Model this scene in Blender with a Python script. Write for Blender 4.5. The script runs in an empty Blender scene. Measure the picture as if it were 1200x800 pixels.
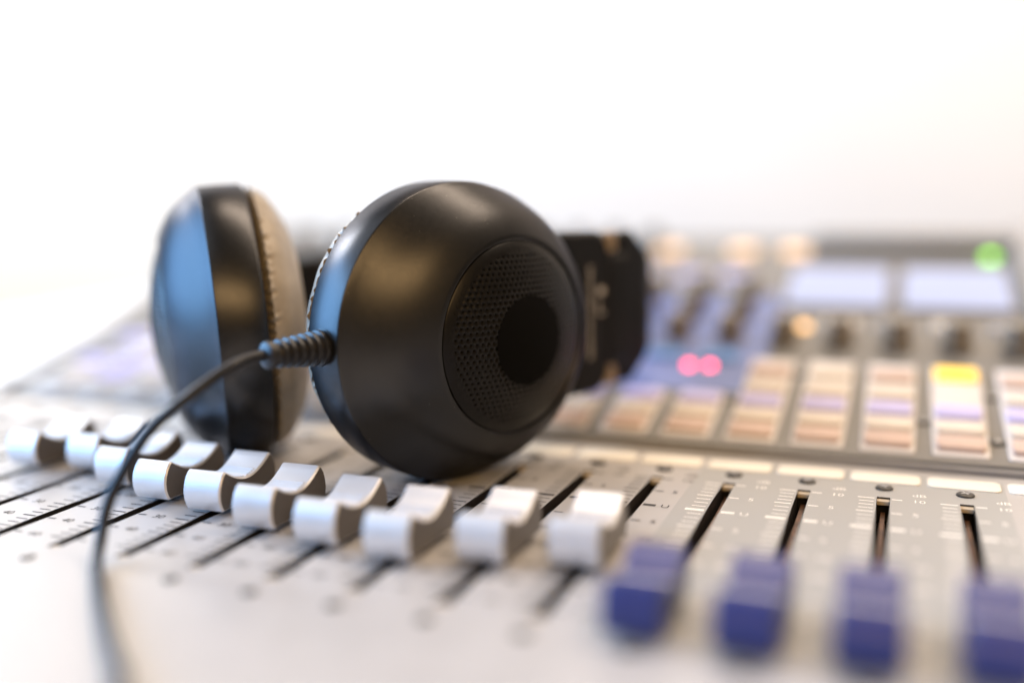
import bpy, bmesh, math, random
from mathutils import Vector, Matrix, Euler
random.seed(7)
MM = 0.001
R = math.radians
sc = bpy.context.scene
COL = sc.collection

# ------------------------------------------------------------------ camera
cam = bpy.data.cameras.new('camera'); cam_o = bpy.data.objects.new('camera', cam); COL.objects.link(cam_o)
right = Vector((0.93181611, 0.3626847, -0.01336203)).normalized()
fwd = Vector((-0.36057418, 0.92094925, -0.14777937)).normalized()
up = right.cross(fwd).normalized()
m = Matrix((right, up, -fwd)).transposed().to_4x4()
m.translation = Vector((63.004, -281.154, 80.744)) * MM
cam_o.matrix_world = m
cam.sensor_width = 36; cam.lens = 35.5
cam.clip_start = 0.005; cam.clip_end = 50
cam.dof.use_dof = True; cam.dof.focus_distance = 0.2615; cam.dof.aperture_fstop = 1.92
sc.camera = cam_o

# ------------------------------------------------------------------ world, lamps, exposure
w = bpy.data.worlds.new('World'); sc.world = w; w.use_nodes = True
w.node_tree.nodes['Background'].inputs[0].default_value = (1.0, 0.86, 0.72, 1)
w.node_tree.nodes['Background'].inputs[1].default_value = 0.04
def area(name, loc, target, sx, sy, power, color):
    l = bpy.data.lights.new(name, 'AREA'); l.shape = 'RECTANGLE'; l.size = sx; l.size_y = sy
    l.energy = power; l.color = color
    o = bpy.data.objects.new(name, l); COL.objects.link(o); o.location = loc
    o.rotation_euler = (Vector(target) - Vector(loc)).to_track_quat('-Z', 'Y').to_euler()
    return o
area('window_light', (-1.42, -0.48, 0.42), (-0.05, 0, 0.02), 1.5, 0.95, 54, (0.24, 0.54, 1.0))
area('overhead_fill_light', (-1.1, -0.65, 1.25), (-0.05, -0.02, 0.0), 1.7, 1.4, 8.5, (0.86, 0.92, 1.0))  # added soft fill from above, no real fixture; whitens the caps and panel
area('room_lamp_light', (0.62, -1.15, 0.74), (-0.05, 0.0, 0.03), 1.5, 0.36, 13, (1.0, 0.62, 0.27))
area('wall_fill_light', (-3.0, 0.9, 1.7), (-2.5, 1.8, -0.15), 1.4, 0.5, 140, (0.97, 0.98, 1.0))  # added unseen lamp, brightens the left part of the wall
area('wall_fill_light', (0.6, 0.7, 2.0), (0.6, 1.8, -0.1), 2.6, 0.5, 82, (1.0, 0.80, 0.62))  # second added lamp out of view, lifts and warms the wall's right side
sc.view_settings.view_transform = 'Standard'; sc.view_settings.look = 'None'
sc.view_settings.exposure = 0.0; sc.view_settings.gamma = 1.0
sc.view_settings.use_curve_mapping = False
sc.cycles.max_bounces = 8; sc.cycles.use_denoising = True
sc.cycles.caustics_reflective = False; sc.cycles.caustics_refractive = False
sc.cycles.sample_clamp_indirect = 6

# ------------------------------------------------------------------ materials
def mat(name, color, rough=0.5, metal=0.0, noise=0.0, nscale=300.0, bump=0.0, bscale=2000.0, emit=None, estr=0.0,
        coat=0.0, spec=0.5, rvar=0.0, stint=None):
    mt = bpy.data.materials.new(name); mt.use_nodes = True
    nt = mt.node_tree; b = nt.nodes['Principled BSDF']
    if stint: b.inputs['Specular Tint'].default_value = (*stint, 1)
    b.inputs['Base Color'].default_value = (*color, 1); b.inputs['Roughness'].default_value = rough
    b.inputs['Metallic'].default_value = metal; b.inputs['Coat Weight'].default_value = coat
    b.inputs['Specular IOR Level'].default_value = spec
    tc = nt.nodes.new('ShaderNodeTexCoord')
    if noise > 0 or rvar > 0:
        n = nt.nodes.new('ShaderNodeTexNoise'); n.inputs['Scale'].default_value = nscale; n.inputs['Detail'].default_value = 6
        nt.links.new(tc.outputs['Object'], n.inputs['Vector'])
        if noise > 0:
            r = nt.nodes.new('ShaderNodeValToRGB')
            r.color_ramp.elements[0].position = 0.3; r.color_ramp.elements[1].position = 0.7
            r.color_ramp.elements[0].color = (*[c * (1 - noise) for c in color], 1)
            r.color_ramp.elements[1].color = (*[min(1, c * (1 + noise)) for c in color], 1)
            nt.links.new(n.outputs['Fac'], r.inputs['Fac']); nt.links.new(r.outputs['Color'], b.inputs['Base Color'])
        if rvar > 0:
            mr = nt.nodes.new('ShaderNodeMapRange'); mr.inputs['To Min'].default_value = max(0.02, rough - rvar)
            mr.inputs['To Max'].default_value = rough + rvar
            mr.inputs['From Min'].default_value = 0.3; mr.inputs['From Max'].default_value = 0.7
            nt.links.new(n.outputs['Fac'], mr.inputs['Value']); nt.links.new(mr.outputs['Result'], b.inputs['Roughness'])
    if bump > 0:
        n2 = nt.nodes.new('ShaderNodeTexNoise'); n2.inputs['Scale'].default_value = bscale; n2.inputs['Detail'].default_value = 4
        nt.links.new(tc.outputs['Object'], n2.inputs['Vector'])
        bp = nt.nodes.new('ShaderNodeBump'); bp.inputs['Strength'].default_value = bump; bp.inputs['Distance'].default_value = 0.0002
        nt.links.new(n2.outputs['Fac'], bp.inputs['Height']); nt.links.new(bp.outputs['Normal'], b.inputs['Normal'])
    if emit:
        b.inputs['Emission Color'].default_value = (*emit, 1); b.inputs['Emission Strength'].default_value = estr
    return mt

def dust(mt, scale, radius, amount, color=(0.42, 0.40, 0.38)):
    # scattered specks of lint: small round spots, only in some cells
    nt = mt.node_tree; b = nt.nodes['Principled BSDF']; tc = nt.nodes['Texture Coordinate']
    v = nt.nodes.new('ShaderNodeTexVoronoi'); v.inputs['Scale'].default_value = scale
    nt.links.new(tc.outputs['Object'], v.inputs['Vector'])
    lt = nt.nodes.new('ShaderNodeMath'); lt.operation = 'LESS_THAN'; lt.inputs[1].default_value = radius
    sp = nt.nodes.new('ShaderNodeSeparateColor'); nt.links.new(v.outputs['Color'], sp.inputs[0])
    l2 = nt.nodes.new('ShaderNodeMath'); l2.operation = 'LESS_THAN'; l2.inputs[1].default_value = amount
    ml = nt.nodes.new('ShaderNodeMath'); ml.operation = 'MULTIPLY'
    nt.links.new(v.outputs['Distance'], lt.inputs[0]); nt.links.new(sp.outputs[0], l2.inputs[0])
    nt.links.new(lt.outputs[0], ml.inputs[0]); nt.links.new(l2.outputs[0], ml.inputs[1])
    mx = nt.nodes.new('ShaderNodeMix'); mx.data_type = 'RGBA'
    old = b.inputs['Base Color'].links[0].from_socket if b.inputs['Base Color'].links else None
    if old: nt.links.new(old, mx.inputs['A'])
    else: mx.inputs['A'].default_value = b.inputs['Base Color'].default_value
    mx.inputs['B'].default_value = (*color, 1); nt.links.new(ml.outputs[0], mx.inputs['Factor'])
    nt.links.new(mx.outputs['Result'], b.inputs['Base Color'])
M = {}
M['panel'] = mat('silver_panel_paint', (0.43, 0.42, 0.415), 0.36, 0.0, noise=0.04, nscale=90, bump=0.12, bscale=2600, rvar=0.06)
M['panel_grey'] = mat('grey_panel_paint', (0.355, 0.36, 0.355), 0.38, 0.0, noise=0.04, nscale=90, bump=0.12, bscale=2600, rvar=0.06)
M['slot_dark'] = mat('slot_interior', (0.012, 0.010, 0.009), 0.5)
M['slot_rail'] = mat('slot_rail_bronze', (0.11, 0.05, 0.022), 0.4, 0.7, noise=0.6, nscale=220)
M['slot_block'] = mat('slot_end_block', (0.55, 0.47, 0.36), 0.5)
M['ink_dark'] = mat('dark_panel_print', (0.03, 0.03, 0.035), 0.6)
M['ink_white'] = mat('white_panel_print', (0.93, 0.92, 0.89), 0.55)
M['strip'] = mat('cream_label_strip', (0.86, 0.83, 0.75), 0.5, noise=0.03, nscale=60)
M['screw'] = mat('black_screw', (0.05, 0.048, 0.045), 0.38, 0.6)
M['screw_cross'] = mat('screw_recess', (0.5, 0.5, 0.5), 0.3, 0.9)
M['cap_white'] = mat('silver_white_cap', (0.72, 0.72, 0.73), 0.36, 0.35, noise=0.03, nscale=200, bump=0.15, bscale=3500)
M['cap_blue'] = mat('navy_blue_cap', (0.026, 0.038, 0.168), 0.33, 0.0, noise=0.06, nscale=200, bump=0.15, bscale=3500)
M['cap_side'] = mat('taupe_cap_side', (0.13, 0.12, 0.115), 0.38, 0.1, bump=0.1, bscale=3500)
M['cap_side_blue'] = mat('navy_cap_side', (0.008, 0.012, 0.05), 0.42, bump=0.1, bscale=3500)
M['cap_line'] = mat('cap_centre_line', (0.80, 0.76, 0.74), 0.5)
M['stem'] = mat('fader_stem', (0.02, 0.02, 0.02), 0.5)
M['body'] = mat('console_body_grey', (0.33, 0.32, 0.31), 0.45, noise=0.05, nscale=60, bump=0.1)
M['meter'] = mat('meter_panel_grey', (0.16, 0.158, 0.152), 0.42, noise=0.05, nscale=60, bump=0.1)
M['plate'] = mat('channel_plate', (0.62, 0.595, 0.59), 0.45, noise=0.04, nscale=80)
M['bluepanel'] = mat('blue_master_panel', (0.13, 0.19, 0.46), 0.4, noise=0.06, nscale=80)
M['btn_salmon'] = mat('salmon_button', (0.56, 0.42, 0.355), 0.45, noise=0.05)
M['btn_beige'] = mat('beige_button', (0.67, 0.61, 0.54), 0.45, noise=0.05)
M['btn_lilac'] = mat('lilac_button', (0.50, 0.475, 0.80), 0.45, noise=0.05)
M['btn_blue'] = mat('blue_button', (0.10, 0.28, 0.62), 0.45, noise=0.05)
M['btn_grey'] = mat('grey_button', (0.36, 0.35, 0.35), 0.45, noise=0.05)
M['knob'] = mat('dark_olive_knob', (0.17, 0.145, 0.11), 0.45, bump=0.1)
M['knob_line'] = mat('knob_pointer', (0.8, 0.78, 0.7), 0.5)
M['bezel'] = mat('display_bezel', (0.12, 0.12, 0.125), 0.3)
M['screen'] = mat('lit_display', (0.05, 0.05, 0.06), 0.45, emit=(0.62, 0.69, 1.0), estr=0.86)
M['led_red'] = mat('red_led', (0.5, 0.02, 0.04), 0.3, emit=(1.0, 0.07, 0.14), estr=7)
M['led_orange'] = mat('orange_led', (0.6, 0.3, 0.05), 0.3, emit=(1.0, 0.56, 0.22), estr=2.6)
M['led_green'] = mat('green_led', (0.1, 0.5, 0.05), 0.3, emit=(0.34, 0.90, 0.05), estr=3.8)
M['lit_yellow'] = mat('lit_yellow_button', (0.8, 0.5, 0.05), 0.4, emit=(1.0, 0.60, 0.06), estr=1.0)
M['lit_beige'] = mat('lit_warm_button', (0.8, 0.6, 0.4), 0.4, emit=(1.0, 0.52, 0.20), estr=0.85)
M['shell'] = mat('satin_charcoal_shell', (0.060, 0.060, 0.061), 0.33, 0.92, bump=0.06, bscale=6000, rvar=0.02, nscale=900, spec=0.4, stint=(0.55, 0.55, 0.58))
M['grille'] = mat('black_grille', (0.007, 0.0065, 0.006), 0.32, 0.15, spec=0.3)
M['hole'] = mat('grille_hole', (0.003, 0.003, 0.003), 0.8)
M['disc'] = mat('matte_black_disc', (0.003, 0.003, 0.003), 0.8, spec=0.06)
M['pad'] = mat('tan_leatherette', (0.325, 0.28, 0.222), 0.46, noise=0.14, nscale=160, bump=0.35, bscale=1500)
M['cloth'] = mat('black_speaker_cloth', (0.01, 0.01, 0.01), 0.9)
M['plastic'] = mat('black_plastic', (0.006, 0.006, 0.007), 0.5, spec=0.18, bump=0.08, bscale=4000)
M['rubber'] = mat('black_rubber', (0.014, 0.014, 0.016), 0.42)
M['cable'] = mat('black_cable', (0.012, 0.013, 0.017), 0.45, spec=0.35, bump=0.05)
M['brass'] = mat('brass_pin', (0.36, 0.27, 0.18), 0.42, 0.8)
M['bracket_ink'] = mat('faded_lettering', (0.42, 0.39, 0.36), 0.6)
M['wall'] = mat('white_wall_paint', (0.80, 0.765, 0.71), 0.8, noise=0.015, nscale=4)
M['desk'] = mat('white_desk', (0.80, 0.79, 0.78), 0.4, noise=0.02, nscale=6)

dust(M['shell'], 420, 0.05, 0.22, (0.22, 0.21, 0.20)); dust(M['panel'], 260, 0.05, 0.4, (0.16, 0.15, 0.14)); dust(M['panel_grey'], 260, 0.05, 0.4, (0.14, 0.13, 0.12)); dust(M['pad'], 300, 0.05, 0.2, (0.7, 0.68, 0.64))
# ------------------------------------------------------------------ mesh helpers (all in millimetres)
class MB:
    def __init__(s): s.v = []; s.f = []; s.mi = []
    def add(s, verts, faces, mi=0):
        o = len(s.v); s.v += [tuple(v) for v in verts]
        for f in faces: s.f.append([o + i for i in f]); s.mi.append(mi)
    def box(s, x0, x1, y0, y1, z0, z1, mi=0, b=0.0):
        if b <= 0:
            vs = [(x, y, z) for z in (z0, z1) for y in (y0, y1) for x in (x0, x1)]
            s.add(vs, [(0, 2, 3, 1), (4, 5, 7, 6), (0, 1, 5, 4), (2, 6, 7, 3), (0, 4, 6, 2), (1, 3, 7, 5)], mi); return
        s.slab([(x0, y0), (x1, y0), (x1, y1), (x0, y1)], z0, z1, mi, b)
    def slab(s, poly, z0, z1, mi=0, b=0.0):
        n = len(poly)
        cx = sum(p[0] for p in poly) / n; cy = sum(p[1] for p in poly) / n
        def inset(d):
            out = []
            for i in range(n):
                p0 = Vector(poly[i - 1]); p1 = Vector(poly[i]); p2 = Vector(poly[(i + 1) % n])
                e1 = (p1 - p0).normalized(); e2 = (p2 - p1).normalized()
                n1 = Vector((-e1.y, e1.x)); n2 = Vector((-e2.y, e2.x)); h = (n1 + n2)
                k = h.length_squared
                q = p1 + h * (2 * d / k) if k > 1e-6 else p1
                out.append((q.x, q.y))
            return out
        rings = [(poly, z0)]
        if b > 0: rings += [(poly, z1 - b), (inset(b * 0.3), z1 - b * 0.3), (inset(b), z1)]
        else: rings += [(poly, z1)]
        vs = []; fs = []
        for pl, z in rings: vs += [(x, y, z) for x, y in pl]
        for k in range(len(rings) - 1):
            for i in range(n):
                j = (i + 1) % n
                fs.append((k * n + i, k * n + j, (k + 1) * n + j, (k + 1) * n + i))
        fs.append(tuple((len(rings) - 1) * n + i for i in range(n)))
        fs.append(tuple(reversed(range(n))))
        s.add(vs, fs, mi)
    def lathe(s, prof, N=48, mi=0, axis='z', cap0=True, cap1=True, c=(0, 0, 0)):
        vs = []; fs = []
        for r, t in prof:
            for i in range(N):
                a = 2 * math.pi * i / N
                p = (r * math.cos(a), r * math.sin(a), t)
                if axis == 'x': p = (t, r * math.cos(a), r * math.sin(a))
                elif axis == 'y': p = (r * math.sin(a), t, r * math.cos(a))
                vs.append((p[0] + c[0], p[1] + c[1], p[2] + c[2]))
        for k in range(len(prof) - 1):
            for i in range(N):
                j = (i + 1) % N
                fs.append((k * N + i, k * N + j, (k + 1) * N + j, (k + 1) * N + i))
        if cap0: fs.append(tuple(reversed(range(N))))
        if cap1: fs.append(tuple((len(prof) - 1) * N + i for i in range(N)))
        s.add(vs, fs, mi)
    def sweep(s, pts, prof, frames=None, mi=0, caps=True):
        """prof: list of (a, b) in the frame's two axes; pts: list of Vector; frames: list of (A, B)"""
        n = len(prof); vs = []; fs = []
        for p, (A, B) in zip(pts, frames):
            for a, b in prof: vs.append(tuple(p + A * a + B * b))
        for k in range(len(pts) - 1):
            for i in range(n):
                j = (i + 1) % n
                fs.append((k * n + i, k * n + j, (k + 1) * n + j, (k + 1) * n + i))
        if caps:
            fs.append(tuple(reversed(range(n)))); fs.append(tuple((len(pts) - 1) * n + i for i in range(n)))
        s.add(vs, fs, mi)
    def mesh(s, name, mats, smooth=35):
        me = bpy.data.meshes.new(name)
        me.from_pydata([(x * MM, y * MM, z * MM) for x, y, z in s.v], [], s.f)
        for mt in (mats if isinstance(mats, (list, tuple)) else [mats]): me.materials.append(mt)
        me.polygons.foreach_set('material_index', s.mi)
        bm = bmesh.new(); bm.from_mesh(me); bmesh.ops.recalc_face_normals(bm, faces=bm.faces); bm.to_mesh(me); bm.free()
        if smooth:
            me.polygons.foreach_set('use_smooth', [True] * len(me.polygons))
            me.set_sharp_from_angle(angle=R(smooth))
        me.update()
        return me
    def build(s, name, mats, parent=None, loc=(0, 0, 0), rot=(0, 0, 0), smooth=35):
        return put(name, s.mesh(name, mats, smooth), parent, loc, rot)
def put(name, me, parent=None, loc=(0, 0, 0), rot=(0, 0, 0)):
    o = bpy.data.objects.new(name, me); COL.objects.link(o)
    if parent: o.parent = parent
    o.location = Vector(loc) * MM; o.rotation_euler = rot
    return o
def copy(o, parent=None, loc=None, rot=None):
    c = o.copy(); COL.objects.link(c); c.parent = parent if parent else o.parent
    if loc is not None: c.location = Vector(loc) * MM
    if rot is not None: c.rotation_euler = rot
    for ch in o.children: copy(ch, c)
    return c
def empty(name, label, cat, loc=(0, 0, 0)):
    o = bpy.data.objects.new(name, None); COL.objects.link(o); o.location = Vector(loc) * MM
    o['label'] = label; o['category'] = cat; o.empty_display_size = 0.02
    return o
def rrect(x0, x1, y0, y1, r, n=5):
    out = []
    for cx, cy, a0 in ((x1 - r, y0 + r, -90), (x1 - r, y1 - r, 0), (x0 + r, y1 - r, 90), (x0 + r, y0 + r, 180)):
        for k in range(n + 1):
            a = R(a0 + 90 * k / n); out.append((cx + r * math.cos(a), cy + r * math.sin(a)))
    return out
def catmull(P, per=14):
    P = [Vector(p) for p in P]; Q = [2 * P[0] - P[1]] + P + [2 * P[-1] - P[-2]]; out = []
    for i in range(1, len(Q) - 2):
        for k in range(per):
            t = k / per; a, b, c, d = Q[i - 1:i + 3]
            out.append(0.5 * ((2 * b) + (c - a) * t + (2 * a - 5 * b + 4 * c - d) * t * t + (3 * b - a - 3 * c + d) * t ** 3))
    out.append(P[-1]); return out
def tube_frames(pts):
    fr = []; A = None
    for i, p in enumerate(pts):
        T = (pts[min(i + 1, len(pts) - 1)] - pts[max(i - 1, 0)]).normalized()
        if A is None: A = T.cross(Vector((0, 0, 1))).normalized() if abs(T.z) < .9 else T.cross(Vector((1, 0, 0))).normalized()
        A = (A - T * A.dot(T)).normalized(); fr.append((A, T.cross(A)))
    return fr
_txt = {}
def text_mesh(body, size):
    key = (body, size)
    if key not in _txt:
        cu = bpy.data.curves.new('lettering', 'FONT'); cu.body = body; cu.size = size; cu.resolution_u = 3
        o = bpy.data.objects.new('lettering', cu); COL.objects.link(o)
        dg = bpy.context.evaluated_depsgraph_get(); me = o.evaluated_get(dg).to_mesh()
        _txt[key] = ([tuple(v.co) for v in me.vertices], [tuple(p.vertices) for p in me.polygons])
        o.evaluated_get(dg).to_mesh_clear(); bpy.data.objects.remove(o); bpy.data.curves.remove(cu)
    return _txt[key]

# ------------------------------------------------------------------ setting: wall, desk
b = MB(); b.box(-3600, 3600, 1800, 1900, -900, 2600)
o = b.build('wall', M['wall'], smooth=0); o['kind'] = 'structure'
BASE = -62
b = MB(); b.box(-900, 700, -420, 900, BASE - 30, BASE, b=3)
o = b.build('desk', M['desk'], loc=(0, 0, 0)); o['label'] = 'plain white desk top that the mixing console stands on'; o['category'] = 'desk'

# ------------------------------------------------------------------ mixing console
P = 20.0
con = empty('mixing_console', 'wide silver audio mixing console with white and dark blue faders and a raised button panel', 'mixing console', (0, 0, BASE))
def cz(x, y, z): return (x, y, z - BASE)          # world mm -> console local
CH = list(range(-13, 6))
SLOT0, SLOT1, SW = -110.0, -7.8, 1.65
XL, XR = -280.0, 108.0
YF, YB = -232.0, 21.0
# fader panel with real slots cut through the top sheet
xs = sorted({XL, XR, 10.0, 90.0} | {i * P + s * SW for i in CH for s in (-1, 1)})
ys = [YF, -113.5, SLOT0, SLOT1, 15.5, YB]
b = MB()
def is_slot(xm, ym): return SLOT0 < ym < SLOT1 and any(abs(xm - i * P) < SW for i in CH)
for xa, xb in zip(xs, xs[1:]):
    for ya, yb in zip(ys, ys[1:]):
        xm, ym = (xa + xb) / 2, (ya + yb) / 2
        if is_slot(xm, ym):
            z = -7.0
            b.add([(xa, ya, z), (xb, ya, z), (xb, yb, z), (xa, yb, z)], [(0, 1, 2, 3)], 2)
            b.add([(xa, ya, 0), (xa, yb, 0), (xa, yb, z), (xa, ya, z)], [(0, 1, 2, 3)], 2)
            b.add([(xb, ya, 0), (xb, yb, 0), (xb, yb, z), (xb, ya, z)], [(0, 1, 2, 3)], 2)
            b.add([(xa, ya, 0), (xb, ya, 0), (xb, ya, z), (xa, ya, z)], [(0, 1, 2, 3)], 2)
            b.add([(xa, yb, 0), (xb, yb, 0), (xb, yb, z), (xa, yb, z)], [(0, 1, 2, 3)], 2)
        else:
            grey = 10 < xm < 90 and -113.5 < ym < 15.5
            b.add([(xa, ya, 0), (xb, ya, 0), (xb, yb, 0), (xa, yb, 0)], [(0, 1, 2, 3)], 1 if grey else 0)
# the rounded front edge and the sides
edge = [(YF, 0), (YF - 3, -0.9), (YF - 5, -3), (YF - 6, -6), (YF - 6, -58)]
for (y0, z0), (y1, z1) in zip(edge, edge[1:]):
    b.add([(XL, y0, z0), (XR, y0, z0), (XR, y1, z1), (XL, y1, z1)], [(0, 1, 2, 3)], 0)
me = b.mesh('fader_panel', [M['panel'], M['panel_grey'], M['slot_dark']], 0)
# keep the winding as built for the open sheet: upward normals
for p in me.polygons:
    pass
put('fader_panel', me, con, cz(0, 0, 0))
b = MB(); b.box(XL, XR, YF - 5.5, 245, -58, -7.6); b.build('console_body', M['body'], con, cz(0, 0, 0), smooth=0)
b = MB(); b.slab([(YF + 4, -62), (YF + 4, -58), ], 0, 1) if False else None
for fx in (XL + 30, XR - 30):
    for fy in (-190, 190):
        b = MB(); b.lathe([(9, -62), (10, -61), (10, -58)], 24, c=(fx, fy, 0)); b.build('rubber_foot', M['rubber'], con, cz(0, 0, 0))

# cheeks at both ends
def cheek(x0, x1):
    b = MB()
    prof = [(YF - 6, -58), (YF - 6, -4), (YF - 2, 1.5), (18, 1.5), (24, 5), (24 + 232 * math.cos(R(13)), 5 + 232 * math.sin(R(13)) + 4), (262, -20), (262, -58)]
    n = len(prof)
    vs = [(x0, y, z) for y, z in prof] + [(x1, y, z) for y, z in prof]
    fs = [tuple(range(n)), tuple(reversed(range(n, 2 * n)))] + [(i, (i + 1) % n, n + (i + 1) % n, n + i) for i in range(n)]
    b.add(vs, fs); return b.build('end_cheek', M['body'], con, cz(0, 0, 0), smooth=20)
cheek(XR + .3, XR + 7); cheek(XL - 7, XL - .3)

# slots: rail, end block; screws; label strips; printed scales
b = MB(); b.box(-0.55, 0.55, SLOT0 + 2.4, SLOT1 - 2.6, -4.2, -3.2)
rail_me = b.mesh('slot_rail', M['slot_rail'])
b = MB(); b.box(-1.55, 1.55, -2.3, 0, -1.5, -0.5)
block_me = b.mesh('slot_end_block', M['slot_block'])
b = MB(); b.lathe([(2.3, 0.0), (2.3, 0.35), (2.0, 0.62), (1.2, 0.78)], 28)
for a in (20, 110):
    c_, s_ = math.cos(R(a)), math.sin(R(a)); l, h = 1.25, 0.26
    q = [(-l, -h), (l, -h), (l, h), (-l, h)]
    z = 0.80 if a == 20 else 0.803
    b.add([(x * c_ - y * s_, x * s_ + y * c_, z) for x, y in q], [(0, 1, 2, 3)], 1)
screw_me = b.mesh('screw', [M['screw'], M['screw_cross']])
b = MB(); b.slab(rrect(-9.1, 9.1, 5.3, 14.6, 2.0), 0, 0.35, b=0.12)
strip_me = b.mesh('label_strip', M['strip'])

SCALE = [(-9.5, '10'), (-21.3, '5'), (-34.0, 'U'), (-47.0, '5'), (-59.0, '10'), (-71.0, '20'), (-83.5, '30'), (-93.5, '40'), (-104.0, '60')]
b = MB()
Z = 0.06
def tick(x0, x1, y, t): b.add([(x0, y - t, Z), (x1, y - t, Z), (x1, y + t, Z), (x0, y + t, Z)], [(0, 1, 2, 3)])
def word(s, x, y, size):
    vs, fs = text_mesh(s, size); b.add([(x + v[0], y + v[1], Z) for v in vs], fs)
prev = None
for y, s in SCALE:
    thick = 0.8 if s == 'U' else 0.34
    tick(-7.0 if s == 'U' else -6.3, -2.2, y, thick); tick(2.1, 5.4 if s == 'U' else 4.6, y, thick)
    word(s, 6.9 if s != 'U' else 6.6, y - 1.15, 3.4)
    if prev is not None:
        nsub = 4
        for k in range(1, nsub): tick(-5.9, -2.3, prev + (y - prev) * k / nsub, 0.25)
    prev = y
word('dB', 6.9, -5.2, 3.4)
print_me = b.mesh('scale_print', M['ink_dark'], 0)
print_w = print_me.copy(); print_w.name = 'scale_print_white'; print_w.materials.clear(); print_w.materials.append(M['ink_white'])
for i in CH:
    x = i * P
    put('slot_rail', rail_me, con, cz(x, 0, 0))
    put('slot_end_block', block_me, con, cz(x, SLOT1 - .02, 0)); put('slot_end_block', block_me, con, cz(x, SLOT0 + 2.32, 0))
    put('screw', screw_me, con, cz(x, 0.2, 0), (0, 0, random.uniform(0, 3))); o = put('screw', screw_me, con, cz(x, -117.1, -0.15), (0, 0, random.uniform(0, 3))); o.scale = (0.75, 0.75, 0.8)
    put('label_strip', strip_me, con, cz(x, 0, 0.02))
    put('scale_print', print_w if 1 <= i <= 4 else print_me, con, cz(x, 0, 0))

# fader caps -------------------------------------------------------
def scoop(y):
    t = (y - 2.7) / 18.8
    return 11.3 + 0.2 * t - 3.6 * math.sin(math.pi * t) ** 0.95
def cap_profile():
    P_ = [(0.9, 1.4), (0.1, 2.6), (-0.4, 4.2), (-0.5, 6.0), (-0.2, 7.8), (0.6, 9.6), (1.6, 10.9), (2.2, 11.3), (2.7, 11.3)]
    n = 12
    for k in range(1, n):                         # the concave finger scoop between two crisp edges
        y = 2.7 + 18.8 * k / n; P_.append((y, scoop(y)))
    P_ += [(21.5, 11.5), (22.0, 11.5), (22.7, 11.0), (23.7, 9.6), (24.4, 7.6), (24.6, 5.6), (24.3, 3.6), (23.3, 1.4)]
    return P_
def cap_mesh(name, m0):
    P_ = cap_profile(); n = len(P_)
    def off(d):
        out = []
        for i in range(n):
            a = Vector(P_[i - 1]); p = Vector(P_[i]); c = Vector(P_[(i + 1) % n])
            e1 = (p - a).normalized(); e2 = (c - p).normalized()
            h = (Vector((e1.y, -e1.x)) + Vector((e2.y, -e2.x)))
            h = h.normalized() if h.length > 1e-6 else Vector((0, 0))
            out.append((p.x + h.x * d, p.y + h.y * d))
        return out
    b = MB(); W = 5.6; bev = 0.42
    secs = [(-W, off(bev)), (-W + bev, P_), (W - bev, P_), (W, off(bev))]
    vs = [(x, y, z) for x, pl in secs for y, z in pl]; fs = []
    for k in range(len(secs) - 1):
        for i in range(n):
            j = (i + 1) % n; fs.append((k * n + i, k * n + j, (k + 1) * n + j, (k + 1) * n + i))
    b.add(vs, fs)
    k = len(secs) - 1; o = len(b.v) - len(vs)
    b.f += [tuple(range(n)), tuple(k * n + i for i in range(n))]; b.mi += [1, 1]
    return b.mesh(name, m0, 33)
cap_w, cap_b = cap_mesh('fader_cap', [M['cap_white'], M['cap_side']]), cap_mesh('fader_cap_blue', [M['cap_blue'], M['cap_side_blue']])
b = MB(); b.box(-5.0, 5.0, 11.5, 12.5, 7.4, 7.95)
line_me = b.mesh('pointer_line', M['cap_line'])
b = MB()
for k in (-4, -3, -2, -1, 1, 2, 3, 4):
    yy = 12 + k * 0.95
    zz = scoop(yy)
    b.lathe([(0.28, -4.4), (0.28, 4.4)], 8, axis='x', c=(0, yy, zz + 0.03))
ridge_w = b.mesh('finger_ridge', M['cap_white'], 60); ridge_b = ridge_w.copy(); ridge_b.materials.clear(); ridge_b.materials.append(M['cap_blue'])
b = MB(); b.box(-1.2, 1.2, 9, 15, -4.5, 2.2)
stem_me = b.mesh('fader_stem', M['stem'])
WHITE = {-9: -62, -8: -59, -7: -69, -6: -76.5, -5: -80.5, -4: -87.5, -3: -92, -2: -95, -1: -90, 0: -86}
BLUE = {1: -115, 2: -115, 3: -114.5, 4: -113.5}
for i, y in list(WHITE.items()) + list(BLUE.items()):
    blue = i in BLUE
    c = put('fader_cap', cap_b if blue else cap_w, con, cz(i * P, y, 0.3), (0, 0, R(random.uniform(-1.2, 1.2))))
    if blue: c['label'] = 'dark blue fader cap'
    put('pointer_line', line_me, c); put('finger_ridge', ridge_b if blue else ridge_w, c); put('fader_stem', stem_me, c)

# control panel, tilted 13 degrees ---------------------------------
TA = R(13); Y0, Z0 = 23.0, 3.0
def tl(x, s, h=0): return cz(x, Y0 + s * math.cos(TA) - h * math.sin(TA), Z0 + s * math.sin(TA) + h * math.cos(TA))
TR = (TA, 0, 0)
SMAX = 232
def tput(name, me, x, s, h=0, rz=0):
    rot = (Matrix.Rotation(TA, 3, 'X') @ Matrix.Rotation(rz, 3, 'Z')).to_euler()
    return put(name, me, con, tl(x, s, h), rot)
b = MB(); b.box(XL, XR, 0, SMAX, -9, 0, b=0.8); tput('control_panel', b.mesh('control_panel', M['meter']), 0, 0)
b = MB(); b.box(XL, XR, -1.2, 0.4, -14, -1.2); tput('panel_lip', b.mesh('panel_lip', M['body']), 0, 0)
def button_mesh(name, m, wx, wy, h=1.6, r=1.0):
    b = MB(); b.slab(rrect(-wx / 2, wx / 2, -wy / 2, wy / 2, r, 3), 0, h, b=0.4); return b.mesh(name, m)
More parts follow.
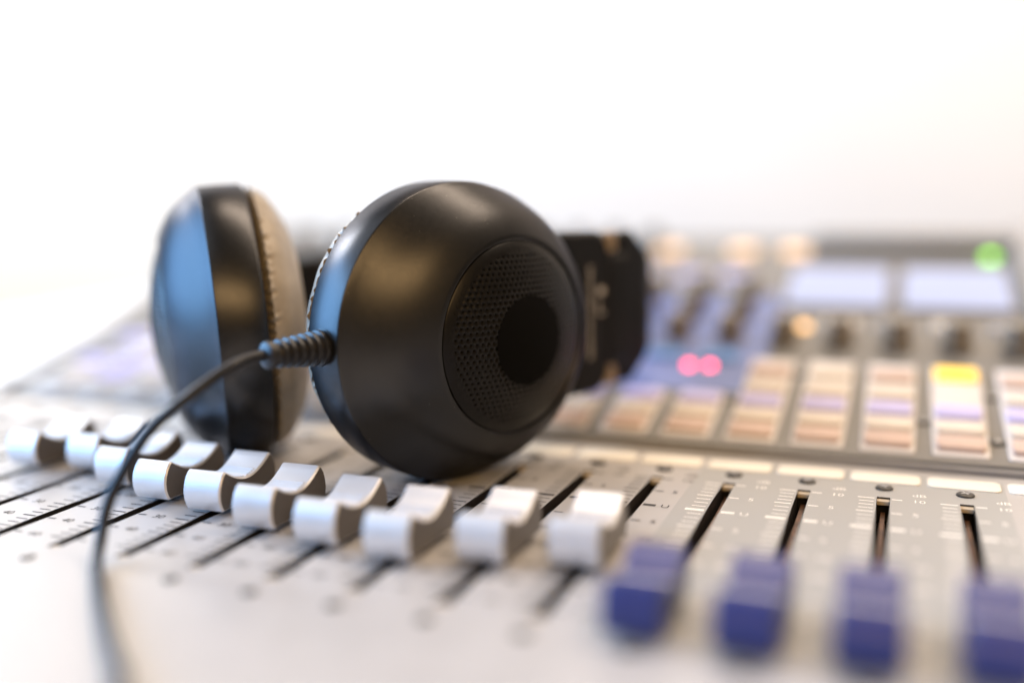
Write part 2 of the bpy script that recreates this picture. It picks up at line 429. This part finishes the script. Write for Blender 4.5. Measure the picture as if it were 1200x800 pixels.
plate_me = button_mesh('channel_plate', M['plate'], 15.4, 66, 0.5, 1.2)
BT = {k: button_mesh('push_button', M[k], 13, 7.4) for k in ('btn_salmon', 'btn_beige', 'btn_lilac', 'btn_blue', 'btn_grey')}
lit_y = button_mesh('push_button_yellow', M['lit_yellow'], 13, 8.5)
lit_b = button_mesh('push_button_warm', M['lit_beige'], 12, 11)
b = MB(); b.lathe([(5.6, 0), (5.6, 1.2), (4.6, 2.0), (4.3, 8.6), (3.9, 9.3), (2.5, 9.5)], 26)
knob_me = b.mesh('rotary_knob', M['knob'])
b = MB(); b.box(-0.35, 0.35, 0.5, 4.0, 9.45, 9.7)
kline_me = b.mesh('knob_pointer', M['knob_line'])
def knob(x, s):
    k = tput('rotary_knob', knob_me, x, s, 0.5, R(random.uniform(-120, 120))); put('knob_pointer', kline_me, k); return k
def led(name, m, x, s, r=2.0):
    b = MB(); b.lathe([(r, 0), (r, 0.8), (r * .8, 1.6), (r * .4, 2.0)], 20); return tput(name, b.mesh(name, m), x, s, 0.1)
b = MB(); b.slab(rrect(-27.5, 28.5, 38, 142, 2), 0, 0.45, b=0.15)
tput('blue_section', b.mesh('blue_section', M['bluepanel']), -11.5, 0)
for i in CH:
    x = i * P
    mid = -2 <= i <= 0
    if not mid: tput('channel_plate', plate_me, x, 36)
    else:
        tput('channel_plate', button_mesh('short_channel_plate', M['plate'], 15.4, 34, 0.5, 1.2), x, 20)
    H = 0.5
    tput('push_button', BT['btn_salmon' if i > -4 else 'btn_grey'], x, 9.5, H); tput('push_button', BT['btn_beige' if i > -4 or i % 3 else 'btn_lilac'], x, 20, H); tput('push_button', BT['btn_lilac'], x, 31, H)
    if i == 4: o = tput('push_button', lit_y, x, 61, H); o['label'] = 'lit yellow button'
    elif mid: tput('push_button', BT['btn_blue'], x, 68, H)
    else:
        up = ('btn_beige', 'btn_salmon' if i % 2 else 'btn_beige') if i > 0 else ('btn_grey' if i % 2 else 'btn_beige', 'btn_lilac' if i % 3 else 'btn_blue')
        tput('push_button', BT[up[0]], x, 43, H); tput('push_button', BT[up[1]], x, 57, H)
    knob(x + 1, 88); 
    if i <= 0: knob(x + 1, 112); knob(x + 1, 136)
    if i < -2:
        tput('push_button', BT['btn_lilac'], x, 152, 0); tput('push_button', BT['btn_blue'], x, 166, 0); tput('push_button', BT['btn_grey'], x, 182, 0)
    elif i > 0:
        tput('push_button', BT['btn_grey' if i % 2 else 'btn_beige'], x, 108, 0)
for x0 in (15, 61.5):
    b = MB(); b.slab(rrect(-1, 43, 125, 181, 1.5), 0, 1.2, b=0.3)
    dsp = tput('display', b.mesh('display', M['bezel']), x0, 0)
    b = MB(); b.slab(rrect(1, 41, 128, 178, 1), 1.2, 1.45, b=0.1); put('screen', b.mesh('screen', M['screen']), dsp)
for k in range(8):
    x = -132 + k * 20.5
    if x < 0: tput('push_button', BT['btn_lilac'], x, 166, 0)
for x in (-48, -12, 13):
    o = tput('push_button', lit_b, x, 205, 0); o['label'] = 'warm lit button'
for i in range(-13, 6):
    if i < -2: knob(i * P + 2, 212)
b = MB(); b.slab(rrect(20, 107, 209, 226, 2), 0, 5, b=0.8); tput('rear_ridge', b.mesh('rear_ridge', M['meter']), 0, 0)
led('red_lamp', M['led_red'], -9.2, 58.5, 1.7); led('red_lamp', M['led_red'], -1.6, 58.9, 1.7)
led('orange_lamp', M['led_orange'], 27, 103, 2.2); led('green_lamp', M['led_green'], 98, 199, 2.6)
# screws in the gaps between the channel plates
for x, s in ((70, 25), (90, 14), (10, 33), (-50, 20), (30, 58), (90, 46), (-90, 25), (-150, 25), (-210, 25)):
    tput('screw', screw_me, x, s, 0.02)

# ------------------------------------------------------------------ headphones
HB = Vector((-92, -10, 0))
hp = empty('headphones', 'black over-ear headphones with tan ear pads lying on the mixing console', 'headphones', HB)
def hl(v): return Vector(v) - HB
RC, KV = 42.3, 0.985
def body_profile():
    # (t along the axis, radius); t = 0 is the sharp front edge of the shell
    return [(-13.5, 38.0), (-13.5, 41.4), (-13.2, 42.0), (-12.6, 42.3), (-6, 42.4), (-0.45, 42.3), (-0.1, 42.1), (0.0, 41.95), (0.7, 41.72), (1.4, 41.25), (2.1, 40.6),
            (3.6, 39.45), (5.2, 38.15), (7.0, 36.5), (8.6, 34.6), (9.9, 32.5), (11.0, 30.4), (11.9, 28.4), (12.3, 27.4), (12.28, 27.2), (11.5, 27.1), (11.4, 26.4)]
def dome_t(r): return 12.15 + 5.0 * (1 - (r / 26.0) ** 2)
def ear_cup(loc, ang, tilt, sg, roll=0):
    N = 160
    b = MB(); prof = body_profile()
    vs = []; fs = []
    for t, r in prof:
        sh = sg * 8.6 * max(0, min(1, t / 12.3)) ** 0.6
        for k in range(N):
            a = 2 * math.pi * k / N
            kv = KV + (1 - KV) * max(0, min(1, t / 12.3))
            vs.append((t, sh + r * math.cos(a), r * kv * math.sin(a) - 0.8 * max(0, min(1, t / 12.3))))
    for j in range(len(prof) - 1):
        for k in range(N):
            q = (k + 1) % N; fs.append((j * N + k, j * N + q, (j + 1) * N + q, (j + 1) * N + k))
    fs.append(tuple(range(N))); fs.append(tuple((len(prof) - 1) * N + k for k in range(N)))
    b.add(vs, fs)
    cup = b.build('ear_cup', M['shell'], hp, hl(loc), (0, -tilt, ang), 38)
    # perforated grille: hexagonal cells with real holes
    g = MB(); p = 1.72; hr = 0.47; cy = sg * 8.6; disc_r, disc_c = 12.4, (sg * 1.2, -0.6)
    def pt(y, z, d=0): return (dome_t(math.hypot(y, z)) - d, cy + y, z - 0.8)
    cells = []
    rows = int(26 / (p * .866)) + 2
    for rr in range(-rows, rows + 1):
        for cc in range(-18, 19):
            y = cc * p + (p / 2 if rr % 2 else 0); z = rr * p * .866
            if math.hypot(y, z) < 24.3 and math.hypot(y - disc_c[0], z - disc_c[1]) > 11.2: cells.append((y, z))
    for y, z in cells:
        vs = []; hr = 0.46 + 0.30 * max(0, min(1, 1 - (math.hypot(y - disc_c[0], z - disc_c[1]) - 11.5) / 5.5))   # holes open up towards the centre
        for k in range(6):
            a = R(30 + 60 * k); vs.append(pt(y + p / 1.732 * math.cos(a), z + p / 1.732 * math.sin(a)))
        for k in range(6):
            a = R(30 + 60 * k); vs.append(pt(y + hr * math.cos(a), z + hr * math.sin(a), 0.10))
        for k in range(6):
            a = R(30 + 60 * k); vs.append(pt(y + hr * .95 * math.cos(a), z + hr * .95 * math.sin(a), 0.9))
        g.add(vs, [(k, (k + 1) % 6, 6 + (k + 1) % 6, 6 + k) for k in range(6)])
        g.add(vs, [(6 + k, 6 + (k + 1) % 6, 12 + (k + 1) % 6, 12 + k) for k in range(6)] + [(12, 13, 14, 15, 16, 17)], 1)
    NN = 96
    rim = [(23.6, 0.02), (26.2, 0.02), (26.5, 0.12), (26.6, 0.4), (26.6, 1.4)]
    vs = []
    for r_, d in rim:
        for k in range(NN):
            a = 2 * math.pi * k / NN; vs.append(pt(r_ * math.cos(a), r_ * math.sin(a), d))
    g.add(vs, [(j * NN + k, j * NN + (k + 1) % NN, (j + 1) * NN + (k + 1) % NN, (j + 1) * NN + k) for j in range(len(rim) - 1) for k in range(NN)])
    g.build('grille', [M['grille'], M['hole']], cup, smooth=50)
    d = MB(); vs = []
    dr = [(12.3, 0.5), (12.3, 0.0), (12.1, -0.03), (8, -0.04), (4, -0.04), (0.5, -0.04)]
    for r_, e in dr:
        for k in range(64):
            a = 2 * math.pi * k / 64; vs.append(pt(disc_c[0] + r_ * math.cos(a), disc_c[1] + r_ * math.sin(a), e))
    d.add(vs, [(j * 64 + k, j * 64 + (k + 1) % 64, (j + 1) * 64 + (k + 1) % 64, (j + 1) * 64 + k) for j in range(len(dr) - 1) for k in range(64)] + [tuple((len(dr) - 1) * 64 + k for k in range(64))])
    d.build('centre_disc', M['disc'], cup)
    # padded ear cushion with a gathered seam
    q = MB(); N = 720
    prof = [(-13.6, 36.0), (-14.1, 37.2), (-14.7, 37.6), (-15.0, 39.6), (-15.5, 40.8), (-16.0, 40.4), (-16.7, 40.1), (-17.6, 40.0), (-18.9, 39.3), (-20.4, 37.9), (-22.0, 35.3),
            (-23.6, 32.7), (-25.0, 29.6), (-26.0, 26.4), (-26.4, 23.4), (-25.9, 20.6), (-24.2, 18.4), (-21.0, 17.2), (-18.0, 17.0)]
    rnd = random.Random(3 if sg > 0 else 5)
    ph = [rnd.uniform(0, 6.28) for _ in range(8)]
    vs = []
    for t, r_ in prof:
        for k in range(N):
            a = 2 * math.pi * k / N
            s1 = math.sin(88 * a + 1.6 * math.sin(7 * a + ph[0]) + 0.9 * math.sin(17 * a + ph[1]) + (t + 15) * 0.9)
            amp = 0.85 * math.exp(-((t + 15.4) / 0.9) ** 2) + 0.05 * math.exp(-((t + 17.6) / 1.8) ** 2)
            wob = 0.25 * math.sin(5 * a + ph[2]) * math.exp(-((t + 21) / 6) ** 2) + 0.12 * math.sin(23 * a + ph[3]) * math.exp(-((t + 19) / 4) ** 2)
            irr = 0.55 + 0.45 * math.sin(11 * a + ph[5]) * math.sin(19 * a + ph[6]) + 0.35 * math.sin(41 * a + ph[7]); amp *= irr
            s1 = 0.7 * s1 + 0.5 * math.sin(53 * a + ph[6] + 2 * math.sin(5 * a))
            dt = 0.45 * math.exp(-((t + 14.6) / 0.8) ** 2) * math.sin(88 * a + ph[4] + 1.2 * math.sin(9 * a))
            rr = r_ + amp * s1 + wob
            vs.append((t + dt, rr * math.cos(a), rr * KV * math.sin(a)))
    q.add(vs, [(j * N + k, j * N + (k + 1) % N, (j + 1) * N + (k + 1) % N, (j + 1) * N + k) for j in range(len(prof) - 1) for k in range(N)])
    q.build('ear_pad', M['pad'], cup, smooth=80)
    q = MB(); q.lathe([(18, -19.5), (17.6, -18.6), (0.3, -18.0)], 48, axis='x'); q.build('driver_cloth', M['cloth'], cup)
    return cup
A1, A2 = R(-24), R(221)
C1 = Vector((-51.1, -26.6, RC * KV + .1)); C2 = Vector((-135.7, -28.3, RC * KV + .1))
cup1 = ear_cup(C1, A1, R(-1), 1); cup2 = ear_cup(C2, A2, R(-3), -1)
cup1['label'] = 'right ear cup showing its black perforated grille'
cup2['label'] = 'left ear cup seen from its edge'
n1 = Vector((math.cos(A1), math.sin(A1), 0)); u1 = Vector((-n1.y, n1.x, 0))
n2 = Vector((math.cos(A2), math.sin(A2), 0)); f2 = Vector((n2.y, -n2.x, 0))     # f2: away from the viewer
Zv = Vector((0, 0, 1))
# brackets carrying the cups
def bracket(C, n, u, letter):
    b = MB()
    # outline in (u, z), extruded along n
    out = rrect(33, 66, -26, 26, 7, 6)
    vs = []; secs = [(-13.5, 1.2), (-12.3, 0), (-3.2, 0), (-2.0, 1.2)]
    cu, cz_ = 49.5, 0
    def ins(p, d):
        return (p[0] - d * (1 if p[0] > cu else -1), p[1] - d * (1 if p[1] > 0 else -1))
    n_ = len(out)
    for t, d in secs:
        for p in out:
            a, z = ins(p, d); vs.append(tuple(hl(C + n * t + u * a + Zv * z)))
    fs = [(k * n_ + i, k * n_ + (i + 1) % n_, (k + 1) * n_ + (i + 1) % n_, (k + 1) * n_ + i) for k in range(3) for i in range(n_)]
    fs += [tuple(range(n_)), tuple(3 * n_ + i for i in range(n_))]
    b.add(vs, fs)
    br = b.build('yoke_bracket', M['plastic'], hp)
    if letter:
        g = MB(); rnd = random.Random(11); z = 15.0
        def stroke(a0, a1, z0, z1):
            g.add([tuple(hl(C + n * -1.96 + u * a + Zv * zz)) for a, zz in ((a0, z0), (a1, z0), (a1, z1), (a0, z1))], [(0, 1, 2, 3)])
        while z > -15:                                   # small vertical lettering, unreadable in the photograph
            hgt = rnd.choice((0.9, 1.3, 1.6)); w0 = rnd.uniform(0, .5)
            stroke(55.0 + w0, 57.2, z - .35, z); stroke(55.0, 57.2 - w0, z - hgt, z - hgt + .35); stroke(55.9, 56.3, z - hgt + .35, z - .35)
            z -= hgt + 0.55
        stroke(60.0, 63.0, 5.5, 8.0); stroke(60.0, 60.8, -1, 3.5); stroke(61.4, 62.8, -1, 0)
        g.build('bracket_lettering', M['bracket_ink'], br, smooth=0)
    return br
bracket(C1, n1, u1, True); bracket(C2, n2, f2, False)
# hinge block + pivot pins + headband
def hinge(C, n, u):
    b = MB(); vs = []
    prof = rrect(-12.5, -2.5, -19, 19, 4, 5)
    secs = [(66.3, .8), (67, 0), (76, 0), (77, .8)]
    k_ = len(prof)
    for a, d in secs:
        for t, z in prof: vs.append(tuple(hl(C + n * (t + (d if t < -7.5 else -d)) + u * a + Zv * (z - d * (1 if z > 0 else -1)))))
    b.add(vs, [(k * k_ + i, k * k_ + (i + 1) % k_, (k + 1) * k_ + (i + 1) % k_, (k + 1) * k_ + i) for k in range(3) for i in range(k_)] + [tuple(range(k_)), tuple(3 * k_ + i for i in range(k_))])
    h = b.build('hinge', M['plastic'], hp)
    for z in (-22, 22):
        p = MB(); p.lathe([(2.6, -3.2), (3.1, -2.7), (3.1, 2.7), (2.6, 3.2)], 24, c=tuple(hl(C + n * -6.5 + u * 69.5 + Zv * z)))
        p.build('pivot_pin', M['brass'], h)
hinge(C1, n1, u1); hinge(C2, n2, f2)
S1 = C1 - n1 * 7.5 + u1 * 72; S2 = C2 - n2 * 7.5 + f2 * 72
pts = catmull([S1 - u1 * 2, S1 + u1 * 8, S1 + u1 * 24 + Vector((-5, 0, 0)), Vector((-50, 96, 43)), Vector((-100, 112, 44)), Vector((-152, 100, 43)), S2 + f2 * 24 + Vector((4, 0, 0)), S2 + f2 * 8, S2 - f2 * 2], 12)
fr = []
for i, p in enumerate(pts):
    T = (pts[min(i + 1, len(pts) - 1)] - pts[max(i - 1, 0)]).normalized(); fr.append((T.cross(Zv).normalized(), Zv))
b = MB(); vs = []; fs = []; k_ = None
for i, (p, (A, B)) in enumerate(zip(pts, fr)):
    t = i / (len(pts) - 1); e = abs(2 * t - 1); hz = 13 + 12.5 * min(1, max(0, (e - .50) / .22)); th = 2.6 + 1.6 * (1 - e)
    pr = rrect(-th, th, -hz, hz, 2.2, 4); k_ = len(pr)
    for a, z in pr: vs.append(tuple(hl(p + A * a + B * z)))
fs = [(k * k_ + i, k * k_ + (i + 1) % k_, (k + 1) * k_ + (i + 1) % k_, (k + 1) * k_ + i) for k in range(len(pts) - 1) for i in range(k_)]
fs += [tuple(range(k_)), tuple((len(pts) - 1) * k_ + i for i in range(k_))]
b.add(vs, fs); b.build('headband', M['plastic'], hp)
# ribbed strain relief
base = C1 - n1 * 6.3 - u1 * 41.2 + Zv * 0.2
prof = [(4.9, 0), (5.0, 1.0)]
t = 1.2
for k in range(6):
    r_ = 4.75 - 0.22 * k
    prof += [(r_ - .9, t), (r_ - .9, t + .55), (r_ - .1, t + .75), (r_, t + 1.2), (r_ - .1, t + 1.75), (r_ - .85, t + 1.95)]
    t += 2.25
prof += [(2.6, t), (2.6, t + .7), (3.3, t + 1.0), (3.6, t + 2.0), (3.3, t + 3.0), (2.3, t + 3.5), (1.7, t + 3.6)]
blen = t + 3.6
bo = MB(); bo.lathe(prof, 40)
dirv = -u1
bo.build('strain_relief', M['rubber'], hp, hl(base), dirv.to_track_quat('Z', 'Y').to_euler(), 40)
tip = base + dirv * blen
cp = [tip - dirv * 2, tip + dirv * 3, (-83.5, -88.5, 40.6), (-88.0, -97, 35.6), (-95.5, -102.0, 28.3), (-101.0, -104.5, 20.0), (-103.8, -108.0, 12.0), (-102.4, -112.6, 5.3), (-96.5, -120.5, 2.0), (-79, -137.8, 1.75), (-62.3, -152.9, 1.75), (-54.5, -160, 1.75), (-44, -176, 1.75), (-38, -200, 1.75), (-36, -226, 1.75), (-35, -237, 0.5), (-34.5, -241, -5), (-34, -243, -20), (-33, -246, -42), (-30, -256, -57), (-20, -285, BASE + 1.8), (10, -340, BASE + 1.8), (60, -400, BASE + 1.8)]
pts = catmull(cp, 10)
circ = [(1.38 * math.cos(2 * math.pi * k / 14), 1.38 * math.sin(2 * math.pi * k / 14)) for k in range(14)]
b = MB(); b.sweep([hl(p) for p in pts], circ, tube_frames(pts)); b.build('cable', M['cable'], hp, smooth=80)
